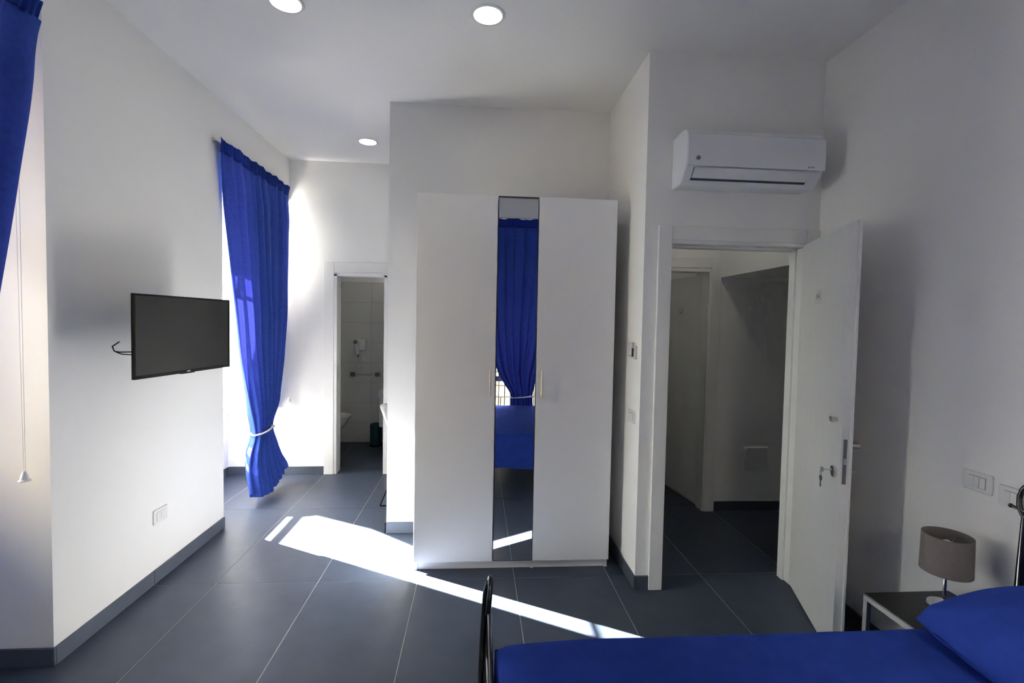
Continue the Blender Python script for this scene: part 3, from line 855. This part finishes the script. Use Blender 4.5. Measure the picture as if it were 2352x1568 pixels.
# ------------------------------------------------------------------ bed
def bed():
    X0, X1, Y0, Y1 = 0.055, 2.0, -0.02, 1.585
    t = thing('bed', ((X0 + X1) / 2, (Y0 + Y1) / 2, 0), 'black iron double bed with looped finials and tapered posts', 'bed')
    def post(x, y, top):
        bm = tube(bmesh.new(), [(x, y, 0.0), (x, y, 0.25), (x, y, top * 0.62), (x, y, top)], [0.019, 0.023, 0.021, 0.010], 14)
        return obj('post', bm, IRON, t, smooth=True, angle=40)
    def scroll(x, y, z, s, inner, R_=1.0):
        # a loop that springs from the post top, swings over and crosses itself
        bm = bmesh.new()
        pts = []
        for k in range(25):
            a = -PI * 0.5 + k * 2 * PI / 24 * 1.02
            pts.append((x + 0.004 * math.sin(a), y - s * (0.026 * R_ - 0.034 * R_ * math.cos(a) * 1.0) + s * 0.012, z + 0.062 * R_ + 0.062 * R_ * math.sin(a)))
        tube(bm, pts, 0.0085, 10)
        # cross bar with ball tips
        tube(bm, [(x, y + s * 0.045, z + 0.028), (x, y - s * 0.05, z + 0.020), (x, y - s * 0.16, z - 0.01), (x, y - s * 0.30, z - 0.03)], 0.0055, 8)
        lathe(bm, [(0, -0.009), (0.006, -0.006), (0.009, 0), (0.006, 0.006), (0, 0.009)], (x, y + s * 0.047, z + 0.028), 10)
        return bm
    for (x, top, lab) in ((X0, 0.632, 'footboard'), (X1, 0.93, 'headboard')):
        for (y, s) in ((Y1, 1), (Y0, -1)):
            p = post(x, y, top)
            obj('finial', scroll(x, y, top - 0.005, s, 0), IRON, p, smooth=True, angle=60)
        if lab == 'footboard':
            for (y, s) in ((Y1, 1), (Y0, -1)):
                bm = tube(bmesh.new(), [(x - 0.004, y, top + 0.10), (x - 0.013, y - s * 0.004, top + 0.06), (x - 0.019, y - s * 0.006, top - 0.05), (x - 0.024, y - s * 0.006, 0.42), (x - 0.022, y, 0.20)], [0.006, 0.008, 0.008, 0.009, 0.009], 10)
                obj('outer_rod', bm, IRON, t, smooth=True, angle=60)
        # bowed top rail
        bm = bmesh.new()
        n = 24
        arch = lambda u: top - 0.045 + 0.05 * math.sin(PI * u) if lab == 'headboard' else top - 0.14 + 0.03 * math.sin(PI * u)
        tube(bm, [(x, Y0 + (Y1 - Y0) * k / n, arch(k / n)) for k in range(n + 1)], 0.009, 10)
        rl = obj(lab, bm, IRON, t, smooth=True, angle=60)
        lo = 0.30
        tube_ = tube(bmesh.new(), [(x, Y0, lo), (x, Y1, lo)], 0.010, 10)
        obj('cross_rail', tube_, IRON, rl, smooth=True, angle=60)
        for k in range(1, 10):
            u = k / 10
            y = Y0 + (Y1 - Y0) * u
            obj('spindle', tube(bmesh.new(), [(x, y, lo), (x, y, arch(u))], 0.006, 8), IRON, rl, smooth=True, angle=60)
    for y in (Y0 + 0.015, Y1 - 0.03):
        obj('side_rail', bx(X0, X1, y, y + 0.015, 0.27, 0.31), IRON, t)
    obj('slat_frame', boxes([(X0 + 0.05, X1 - 0.03, Y0 + 0.05, Y1 - 0.05, 0.30, 0.325)]), IRON, t)
    obj('mid_leg', tube(bmesh.new(), [(1.0, 0.78, 0.0), (1.0, 0.78, 0.30)], 0.014, 10), IRON, t, smooth=True, angle=60)
    mt = obj('mattress', bx(X0 + 0.04, X1 - 0.02, Y0 + 0.035, Y1 - 0.04, 0.326, 0.525, bev=0.03, seg=3), PLASTIC)
    tag(mt, 'mattress under the blue bedspread on the iron bed', 'mattress')
    # bedspread: wrapped sheet, hanging over both long sides and the foot
    xa, xb, ya, yb, zt, rad = X0 + 0.022, X1 - 0.018, Y0 - 0.018, Y1 - 0.002, 0.548, 0.05
    drop = 0.34
    bm = bmesh.new()
    def wrap(s, a, b):
        """s is arc position: below a -> hanging on the low side, above b -> hanging on the high side; returns (coord, drop)"""
        q = rad * PI / 2
        if s < a + rad:
            d_ = a + rad - s
            if d_ < q:
                an = d_ / rad
                return a + rad - rad * math.sin(an), rad * (1 - math.cos(an))
            return a - 0.02 * min(1, (d_ - q) / 0.3), rad + d_ - q
        if s > b - rad:
            d_ = s - b + rad
            if d_ < q:
                an = d_ / rad
                return b - rad + rad * math.sin(an), rad * (1 - math.cos(an))
            return b + 0.02 * min(1, (d_ - q) / 0.3), rad + d_ - q
        return s, 0.0
    NX, NY = 110, 120
    s0x, s1x = xa - 0.02, xb - 0.0
    s0y, s1y = ya - drop + 0.03, yb + drop - 0.03
    grid = []
    for j in range(NY + 1):
        row = []
        sy = s0y + (s1y - s0y) * j / NY
        for i in range(NX + 1):
            sx = s0x + (s1x - s0x) * i / NX
            x, dx = wrap(sx, xa, xb + 9)
            y, dy = wrap(sy, ya, yb)
            d_ = max(dx, dy) if (dx < rad or dy < rad) else dx + dy
            d_ = math.sqrt(dx * dx + dy * dy) if dx < rad and dy < rad else d_
            z = zt - d_
            p = Vector((x, y, z))
            wr = noise.noise(Vector((x * 2.2, y * 2.6, 0.3))) * 0.006 + noise.noise(Vector((x * 7 + y * 3, y * 5, 1.7))) * 0.0022
            crease = 0.0
            for (cx, sl, wdt, hh) in ((1.02, -0.35, 0.012, 0.006), (0.62, 0.2, 0.02, 0.003), (1.30, -0.5, 0.016, 0.0035)):
                dd = (x - cx - sl * (y - 1.2))
                crease += hh * math.exp(-(dd / wdt) ** 2) * max(0, 1 - abs(y - 1.2) * 1.6)
            if dy < rad:
                p.z += wr + crease - 0.022 * math.exp(-max(0, x - xa) / 0.10)
            else:
                k = min(1, (dy - rad) / 0.2)
                sg = 1 if sy > 0.7 else -1
                p.y += sg * k * (0.006 + 0.018 * math.sin(x * 9 + 0.6 * math.sin(x * 4)) ** 2 + 0.006 * math.sin(x * 23))
                p.z += k * 0.012 * math.sin(x * 6)
            row.append(bm.verts.new(p))
        grid.append(row)
    for a, b in zip(grid, grid[1:]):
        for i in range(NX):
            bm.faces.new((a[i], a[i + 1], b[i + 1], b[i]))
    bs = obj('bedspread', bm, COVER, smooth=True)
    tag(bs, 'royal blue bedspread draped over the iron bed in the foreground', 'bedspread')
bed()

def pillow():
    bm = bmesh.new()
    hx, hy, hz = 0.250, 0.40, 0.125
    nu, nv = 44, 60
    def side(sgn):
        rows = []
        for j in range(nv + 1):
            row = []
            for i in range(nu + 1):
                u, v = 2 * i / nu - 1, 2 * j / nv - 1
                t = (max(0, 1 - abs(u) ** 2.6) ** 0.55) * (max(0, 1 - abs(v) ** 3.0) ** 0.55)
                pin = 1 - 0.07 * (1 - abs(v) ** 2) * abs(u) ** 3
                pin2 = 1 - 0.05 * (1 - abs(u) ** 2) * abs(v) ** 3
                zz = sgn * hz * t
                zz += 0.010 * t * noise.noise(Vector((u * 2, v * 3, sgn)))
                cr = (abs(u) * abs(v)) ** 3
                zz += sgn * 0.012 * cr * math.sin(18 * (u - v)) * (1 - cr)
                if sgn < 0:
                    zz = max(zz * 0.75, -0.065)
                rc = 1 - 0.10 * (abs(u) * abs(v)) ** 2.5
                row.append(bm.verts.new((hx * u * pin * rc, hy * v * pin2 * rc, zz)))
            rows.append(row)
        for a, b in zip(rows, rows[1:]):
            for i in range(nu):
                bm.faces.new((a[i], a[i + 1], b[i + 1], b[i]))
    side(1); side(-1)
    bmesh.ops.remove_doubles(bm, verts=bm.verts, dist=0.0008)
    M = Matrix.Translation((1.712, 1.135, 0.660)) @ Matrix.Rotation(R(-4), 4, 'Z') @ Matrix.Rotation(R(-12), 4, 'Y')
    bmesh.ops.transform(bm, matrix=M, verts=bm.verts)
    p = obj('pillow', bm, COVER, smooth=True)
    tag(p, 'plump blue pillow against the headboard at the lower right corner', 'pillow')
pillow()

# ------------------------------------------------------------------ nightstand and lamp
def nightstand():
    x0, x1, y0, y1, z = 1.645, 2.03, 1.635, 1.875, 0.49
    t = thing('nightstand', ((x0 + x1) / 2, (y0 + y1) / 2, 0), 'low bedside table with black top and grey metal legs', 'bedside table')
    obj('tabletop', bx(x0, x1, y0, y1, z - 0.006, z, bev=0.0015, seg=1), BLACKTOP, t)
    fr = boxes([(x0, x1, y0, y0 + 0.02, z - 0.026, z - 0.0065), (x0, x1, y1 - 0.02, y1, z - 0.026, z - 0.0065), (x0, x0 + 0.02, y0 + 0.02, y1 - 0.02, z - 0.026, z - 0.0065), (x1 - 0.02, x1, y0 + 0.02, y1 - 0.02, z - 0.026, z - 0.0065)])
    obj('frame', fr, DULLMETAL, t)
    for x in (x0, x1 - 0.02):
        for y in (y0, y1 - 0.02):
            obj('leg', bx(x, x + 0.02, y, y + 0.02, 0.001, z - 0.0265, bev=0.001, seg=1), DULLMETAL, t)
    obj('lower_rail', boxes([(x0 + 0.02, x1 - 0.02, y1 - 0.018, y1 - 0.002, 0.14, 0.155), (x0 + 0.002, x0 + 0.018, y0 + 0.02, y1 - 0.02, 0.14, 0.155)]), DULLMETAL, t)
nightstand()

def lamp():
    c = (1.895, 1.765)
    t = thing('table_lamp', (c[0], c[1], 0.49), 'small table lamp with taupe drum shade on the bedside table', 'lamp')
    obj('base', lathe(bmesh.new(), [(0, 0), (0.055, 0), (0.057, 0.004), (0.054, 0.010), (0.012, 0.014), (0, 0.014)], (*c, 0.4905), 30), CHROME, t, smooth=True, angle=40)
    obj('stem', tube(bmesh.new(), [(*c, 0.503), (*c, 0.70)], 0.006, 14), CHROME, t, smooth=True, angle=40)
    r0, r1 = 0.084, 0.082
    z0, z1 = 0.634, 0.784
    obj('shade', lathe(bmesh.new(), [(r0, z0), (r1, z1), (r1 - 0.002, z1), (r0 - 0.002, z0), (r0, z0)], (*c, 0), 48), SHADE, t, smooth=True, angle=50)
    sp = bmesh.new()
    for k in range(3):
        a = k * 2 * PI / 3 + 0.4
        tube(sp, [(*c, 0.700), (c[0] + (r1 - 0.003) * math.cos(a), c[1] + (r1 - 0.003) * math.sin(a), z1 - 0.006)], 0.0014, 6)
    obj('shade_spider', sp, DULLMETAL, t)
    obj('bulb', lathe(bmesh.new(), [(0, 0.765), (0.014, 0.758), (0.021, 0.74), (0.018, 0.722), (0.012, 0.705), (0.012, 0.685), (0, 0.685)], (*c, 0), 16), PLASTIC, t, smooth=True)
lamp()

# ------------------------------------------------------------------ electrical plates
def plate(name, label, cat, M, w, h, kind, wh=None):
    """M maps (u right along wall, v out of the wall, z up) with origin at plate centre"""
    t = thing(name, tuple(M.translation), label, cat)
    obj('cover_plate', bx(-w / 2, w / 2, 0.0005, 0.009, -h / 2, h / 2, bev=0.003, mtx=M), PLASTIC, t)
    iw, ih = w * 0.62, h * 0.58
    if kind == 'switch':
        g = boxes([(-iw / 2, iw / 2, 0.0085, 0.0092, -ih / 2, ih / 2)])
        bmesh.ops.transform(g, matrix=M, verts=g.verts)
        obj('switch_gap', g, GREYP, t)
        n = 3
        for k in range(n):
            a = -iw / 2 + 0.0008 + k * (iw - 0.0016) / n
            b = a + (iw - 0.0016) / n - (0.0022 if k == 1 else 0.0006)
            obj('rocker', bx(a, b, 0.009, 0.0125, -ih / 2 + 0.0012, ih / 2 - 0.0012, bev=0.0008, seg=1, mtx=M), PLASTIC, t)
    elif kind == 'socket':
        g = boxes([(-iw / 2, iw / 2, 0.0085, 0.0092, -ih / 2, ih / 2)])
        bmesh.ops.transform(g, matrix=M, verts=g.verts)
        obj('socket_gap', g, GREYP, t)
        for k in range(3):
            a = -iw / 2 + 0.0008 + k * (iw - 0.0016) / 3
            md = obj('socket_module', bx(a, a + (iw - 0.0016) / 3 - 0.0006, 0.009, 0.0115, -ih / 2 + 0.0012, ih / 2 - 0.0012, bev=0.0006, seg=1, mtx=M), PLASTIC, t)
            if k == 1:
                hl = bmesh.new()
                for dz in (-0.013, 0, 0.013):
                    cx = a + (iw / 3) / 2
                    tube(hl, [M @ Vector((cx, 0.011, dz)), M @ Vector((cx, 0.0119, dz))], 0.0026, 10)
                obj('socket_holes', hl, DARKEDGE, md)
    elif kind == 'blank':
        for dz in (-h * 0.3, h * 0.3):
            sc = tube(bmesh.new(), [M @ Vector((w * 0.42 if dz > 0 else -w * 0.42, 0.009, dz)), M @ Vector((w * 0.42 if dz > 0 else -w * 0.42, 0.0098, dz))], 0.003, 10)
            obj('screw', sc, GREYP, t)
    return t

def wallM(c, out, right):
    m = Matrix((Vector(right), Vector(out), Vector((0, 0, 1)))).transposed().to_4x4()
    m.translation = c
    return m
plate('wall_socket', 'white wall socket low on the left wall under the television', 'socket', wallM((XL, 3.024, 0.398), (1, 0, 0), (0, 1, 0)), 0.125, 0.085, 'socket')
plate('light_switch', 'white switch plate on the right wall above the lamp', 'switch', wallM((XR, 1.802, 0.985), (-1, 0, 0), (0, -1, 0)), 0.112, 0.080, 'switch')
plate('light_switch', 'pale switch plate half hidden by the looped bed finial', 'switch', wallM((XR, 1.664, 0.965), (-1, 0, 0), (0, -1, 0)), 0.112, 0.080, 'switch')
plate('light_switch', 'white switch plate beside the wardrobe below the thermostat', 'switch', wallM((0.98, 2.930, 1.029), (-1, 0, 0), (0, -1, 0)), 0.118, 0.076, 'switch')
plate('access_panel', 'flat square access panel on the hallway wall seen through the doorway', 'access panel', wallM((2.441, YH + 0.01, 0.465), (0, -1, 0), (1, 0, 0)), 0.215, 0.182, 'blank')

def thermostat():
    t = thing('thermostat', (0.98, 2.935, 1.43), 'white thermostat card holder on the wall right of the wardrobe', 'thermostat')
    obj('back_plate', bx(0.968, 0.9795, 2.875, 2.995, 1.388, 1.474, bev=0.003), PLASTIC, t)
    obj('card_slot', bx(0.955, 0.968, 2.905, 2.985, 1.408, 1.492, bev=0.002), PLASTIC, t)
    obj('slot_shadow', boxes([(0.9545, 0.956, 2.900, 2.9035, 1.404, 1.456), (0.9545, 0.956, 2.903, 2.975, 1.4045, 1.407), (0.955, 0.968, 2.9035, 2.906, 1.404, 1.456)]), DARKEDGE, t)
thermostat()

# ------------------------------------------------------------------ ceiling downlights
def downlight(x, y, label, z=ZC, on=LAMPON, r=0.0735, grp='recessed ceiling spotlights'):
    t = thing('ceiling_light', (x, y, z), label, 'ceiling light', grp)
    obj('trim_ring', lathe(bmesh.new(), [(r, -0.006), (r + 0.012, -0.007), (r + 0.017, -0.0005), (r, -0.0005), (r, -0.006)], (x, y, z), 44), PLASTIC, t, smooth=True, angle=40)
    obj('diffuser', lathe(bmesh.new(), [(r, -0.003), (0, -0.003)], (x, y, z), 44), on, t)
downlight(0.033, 2.564, 'round lit ceiling spotlight nearest the middle, above the wardrobe')
downlight(-0.985, 2.569, 'round lit ceiling spotlight cut by the top edge of the picture')
downlight(-0.995, 4.451, 'small round lit ceiling spotlight in the far alcove')
downlight(1.62, 3.35, 'round hallway ceiling light above the doorway', HC, HALLON, 0.06, 'hallway ceiling spotlight')

downlight(-1.1, 5.75, 'unseen round ceiling light added to brighten the bathroom', 2.70, BATHFILL, 0.06, 'added bathroom fill light')  # unseen lamp, added as fill because the bathroom came out too dark

# ------------------------------------------------------------------ chair in the alcove
def chair():
    cx, cy = -0.50, 4.38
    t = thing('chair', (cx, cy, 0), 'white moulded chair with black wire legs half hidden behind the partition', 'chair')
    bm = bmesh.new()
    nu, nv = 24, 26
    prof = [(0.20, 0.440), (0.21, 0.455), (0.15, 0.462), (0.02, 0.452), (-0.10, 0.447), (-0.17, 0.462), (-0.225, 0.52), (-0.262, 0.62), (-0.300, 0.72), (-0.335, 0.81), (-0.352, 0.838)]
    rows = []
    for j in range(nv + 1):
        q = j / nv * (len(prof) - 1)
        k = min(int(q), len(prof) - 2)
        f = q - k
        x = prof[k][0] * (1 - f) + prof[k + 1][0] * f
        z = prof[k][1] * (1 - f) + prof[k + 1][1] * f
        row = []
        hw = interp(j / nv, [0, 0.1, 0.5, 0.8, 0.93, 1.0], [0.17, 0.22, 0.225, 0.205, 0.17, 0.10])
        for i in range(nu + 1):
            u = 2 * i / nu - 1
            y = hw * u
            side = abs(u) ** 3
            row.append(bm.verts.new((cx + x + (0.05 * side if j > nv * 0.55 else 0), cy + y, z + (0.035 * side if 0.15 < j / nv < 0.6 else 0.0))))
        rows.append(row)
    for a, b in zip(rows, rows[1:]):
        for i in range(nu):
            bm.faces.new((a[i], a[i + 1], b[i + 1], b[i]))
    bmesh.ops.solidify(bm, geom=list(bm.faces), thickness=0.007)
    obj('shell', bm, PLASTIC, t, smooth=True, angle=50)
    for s in (-1, 1):
        y = cy + s * 0.225
        obj('leg', tube(bmesh.new(), [(cx - 0.13, cy + s * 0.16, 0.438), (cx - 0.305, y, 0.009)], 0.006, 8), BLACKP, t, smooth=True, angle=40)
        obj('leg', tube(bmesh.new(), [(cx + 0.13, cy + s * 0.16, 0.438), (cx + 0.24, y, 0.009)], 0.006, 8), BLACKP, t, smooth=True, angle=40)
        obj('runner', tube(bmesh.new(), [(cx - 0.305, y, 0.0065), (cx + 0.24, y, 0.0065)], 0.006, 8), BLACKP, t, smooth=True, angle=40)
    obj('seat_bracket', boxes([(cx - 0.14, cx + 0.14, cy - 0.16, cy + 0.16, 0.432, 0.440)]), BLACKP, t)
chair()

# ------------------------------------------------------------------ bathroom
YW = 6.38
def bath_tiles():
    root = struct(obj('wall_bathroom_tiling', bx(-2.30, 0.0, YW + 0.004, YW + 0.0099, 0, 2.088), BGROUT))
    rows, h = 8, 0.261
    xs = [-2.30 + 0.47 * k for k in range(6)]
    for r in range(rows):
        for c in range(5):
            x0, x1 = xs[c], min(xs[c + 1], 0.0)
            o = obj('wall_tile', bx(x0 + 0.0013, x1 - 0.0013, YW - 0.004, YW + 0.0045, r * h + 0.0013, (r + 1) * h - 0.0013, bev=0.001, seg=1), BTILE, root)
bath_tiles()
YF = YW - 0.004

def towel_rail():
    t = thing('towel_rail', (-1.433, YF, 0.893), 'short metal towel rail with square brackets on the bathroom wall', 'towel rail')
    for x in (-1.59, -1.276):
        obj('bracket', bx(x - 0.027, x + 0.027, YF - 0.055, YF, 0.868, 0.920, bev=0.003), DULLMETAL, t)
    obj('bar', tube(bmesh.new(), [(-1.59, YF - 0.045, 0.893), (-1.276, YF - 0.045, 0.893)], 0.007, 12), CHROME, t, smooth=True, angle=40)
towel_rail()

def hairdryer():
    x = -1.53
    t = thing('hair_dryer', (x, YF, 1.20), 'white wall-hung hair dryer with coiled cord on the bathroom wall', 'hair dryer')
    obj('wall_holder', bx(x + 0.005, x + 0.10, YF - 0.05, YF, 1.20, 1.36, bev=0.02), PLASTIC, t)
    bm = bmesh.new()
    tube(bm, [(x, YF - 0.14, 1.318), (x, YF - 0.03, 1.318)], 0.040, 22)
    obj('barrel', bm, PLASTIC, t, smooth=True, angle=40)
    obj('nozzle', tube(bmesh.new(), [(x, YF - 0.155, 1.318), (x, YF - 0.135, 1.318)], 0.027, 20), DULLMETAL, t, smooth=True, angle=40)
    obj('grip', tube(bmesh.new(), [(x + 0.002, YF - 0.08, 1.31), (x + 0.008, YF - 0.08, 1.24), (x + 0.016, YF - 0.08, 1.155)], [0.030, 0.025, 0.021], 16), PLASTIC, t, smooth=True, angle=40)
    obj('cord_sleeve', tube(bmesh.new(), [(x + 0.016, YF - 0.08, 1.155), (x + 0.02, YF - 0.08, 1.118)], [0.015, 0.007], 12), DULLMETAL, t, smooth=True, angle=40)
    pts = [(x + 0.02 + 0.03 * math.sin(k * 0.16) + 0.006 * math.sin(k * 1.9), YF - 0.05 - 0.005 * math.cos(k * 1.9), 1.12 - 0.16 * math.sin(k * PI / 44)) for k in range(45)]
    obj('coiled_cord', tube(bmesh.new(), pts, 0.004, 7), PLASTIC, t, smooth=True)
hairdryer()
plate('wall_socket', 'white socket on the bathroom wall beside the hair dryer', 'socket', wallM((-1.425, YF, 1.095), (0, -1, 0), (1, 0, 0)), 0.12, 0.082, 'socket')

def glass_clamp():
    t = thing('shower_clamp', (-1.775, YF, 2.03), 'small square metal clamp high on the bathroom wall', 'clamp')
    obj('clamp_body', bx(-1.800, -1.745, YF - 0.05, YF, 2.005, 2.060, bev=0.003), DULLMETAL, t)
    obj('clamp_slot', bx(-1.785, -1.775, YF - 0.0515, YF - 0.05, 2.010, 2.055), DARKEDGE, t)
glass_clamp()

def bin_():
    c = (-1.262, 6.215)
    t = thing('pedal_bin', (*c, 0), 'dark teal pedal bin on the bathroom floor', 'waste bin')
    r = 0.076
    obj('body', lathe(bmesh.new(), [(0, 0.02), (r, 0.02), (r, 0.245), (0, 0.245)], (*c, 0), 30), TEAL, t, smooth=True, angle=40)
    obj('base_ring', lathe(bmesh.new(), [(0, 0.0), (r + 0.004, 0.0), (r + 0.004, 0.022), (0, 0.022)], (*c, 0), 30), BLACKP, t, smooth=True, angle=40)
    obj('lid', lathe(bmesh.new(), [(r + 0.003, 0.246), (r + 0.003, 0.262), (r - 0.01, 0.280), (r * 0.5, 0.290), (0, 0.293)], (*c, 0), 30), TEAL, t, smooth=True, angle=50)
    obj('pedal', bx(c[0] - 0.045, c[0] + 0.0, c[1] - r - 0.035, c[1] - r - 0.002, 0.006, 0.022, bev=0.004), BLACKP, t)
bin_()

def bidet():
    t = thing('bidet', (-2.0, 6.02, 0.09), 'white wall-hung ceramic bidet bowl by the bathroom door jamb', 'bidet')
    bm = bmesh.new()
    rings = []
    n = 32
    for (z, L_, Wd) in ((0.10, 0.10, 0.08), (0.14, 0.26, 0.11), (0.22, 0.38, 0.145), (0.32, 0.47, 0.170), (0.40, 0.515, 0.180), (0.425, 0.525, 0.182), (0.432, 0.52, 0.178), (0.432, 0.485, 0.150), (0.40, 0.45, 0.12), (0.33, 0.38, 0.08)):
        ring = []
        for k in range(n):
            a = 2 * PI * k / n
            cx = math.cos(a)
            x = -2.05 + (L_ * (0.5 + 0.5 * cx) if True else 0)
            y = 6.02 + Wd * math.copysign(abs(math.sin(a)) ** 0.75, math.sin(a)) * (1.0 if cx < 0 else 1.0)
            ring.append(bm.verts.new((x, y, z)))
        rings.append(ring)
    for a, b in zip(rings, rings[1:]):
        for k in range(n):
            bm.faces.new((a[k], a[(k + 1) % n], b[(k + 1) % n], b[k]))
    bm.faces.new(rings[0][::-1])
    bm.faces.new(rings[-1])
    obj('bowl', bm, CERAMIC, t, smooth=True, angle=60)
    obj('wall_mount', bx(-2.298, -2.02, 5.90, 6.14, 0.12, 0.425, bev=0.02), CERAMIC, t)
    tp = bmesh.new()
    tube(tp, [(-1.98, 6.02, 0.42), (-1.98, 6.02, 0.52), (-1.93, 6.02, 0.54), (-1.88, 6.02, 0.52)], 0.010, 10)
    obj('tap', tp, CHROME, t, smooth=True)
bidet()

def basin():
    t = thing('washbasin', (-0.95, 6.1, 0), 'white ceramic washbasin partly cut off by the bathroom door jamb', 'washbasin')
    obj('bowl', lathe(bmesh.new(), [(0.0, 0.735), (0.10, 0.735), (0.15, 0.77), (0.185, 0.88), (0.190, 0.895), (0.178, 0.893), (0.14, 0.79), (0.0, 0.76)], (-0.965, 6.08, 0), 34, sx=1.0, sy=0.9), CERAMIC, t, smooth=True, angle=60)
    top = [(-1.19 + 0.05 * (1 - math.sin(k * PI / 12)), 5.86 + 0.05 * (1 - math.cos(k * PI / 12))) for k in range(7)]
    poly = [(-0.3, 5.86)] + [(-1.14 - 0.05 * math.sin(a), 5.91 - 0.05 * math.cos(a)) for a in [k * PI / 12 for k in range(7)]] + [(-1.19, YF - 0.001), (-0.3, YF - 0.001)]
    obj('counter', prism(bmesh.new(), poly, 'Z', 0.675, 0.735), CERAMIC, t)
    obj('cabinet', bx(-1.165, -0.32, 5.92, YF - 0.001, 0.30, 0.674, bev=0.004), PLASTIC, t)
    tp = tube(bmesh.new(), [(-0.965, 6.30, 0.735), (-0.965, 6.30, 1.0), (-0.965, 6.26, 1.03), (-0.965, 6.14, 1.02)], 0.012, 12)
    obj('tap', tp, CHROME, t, smooth=True)
basin()
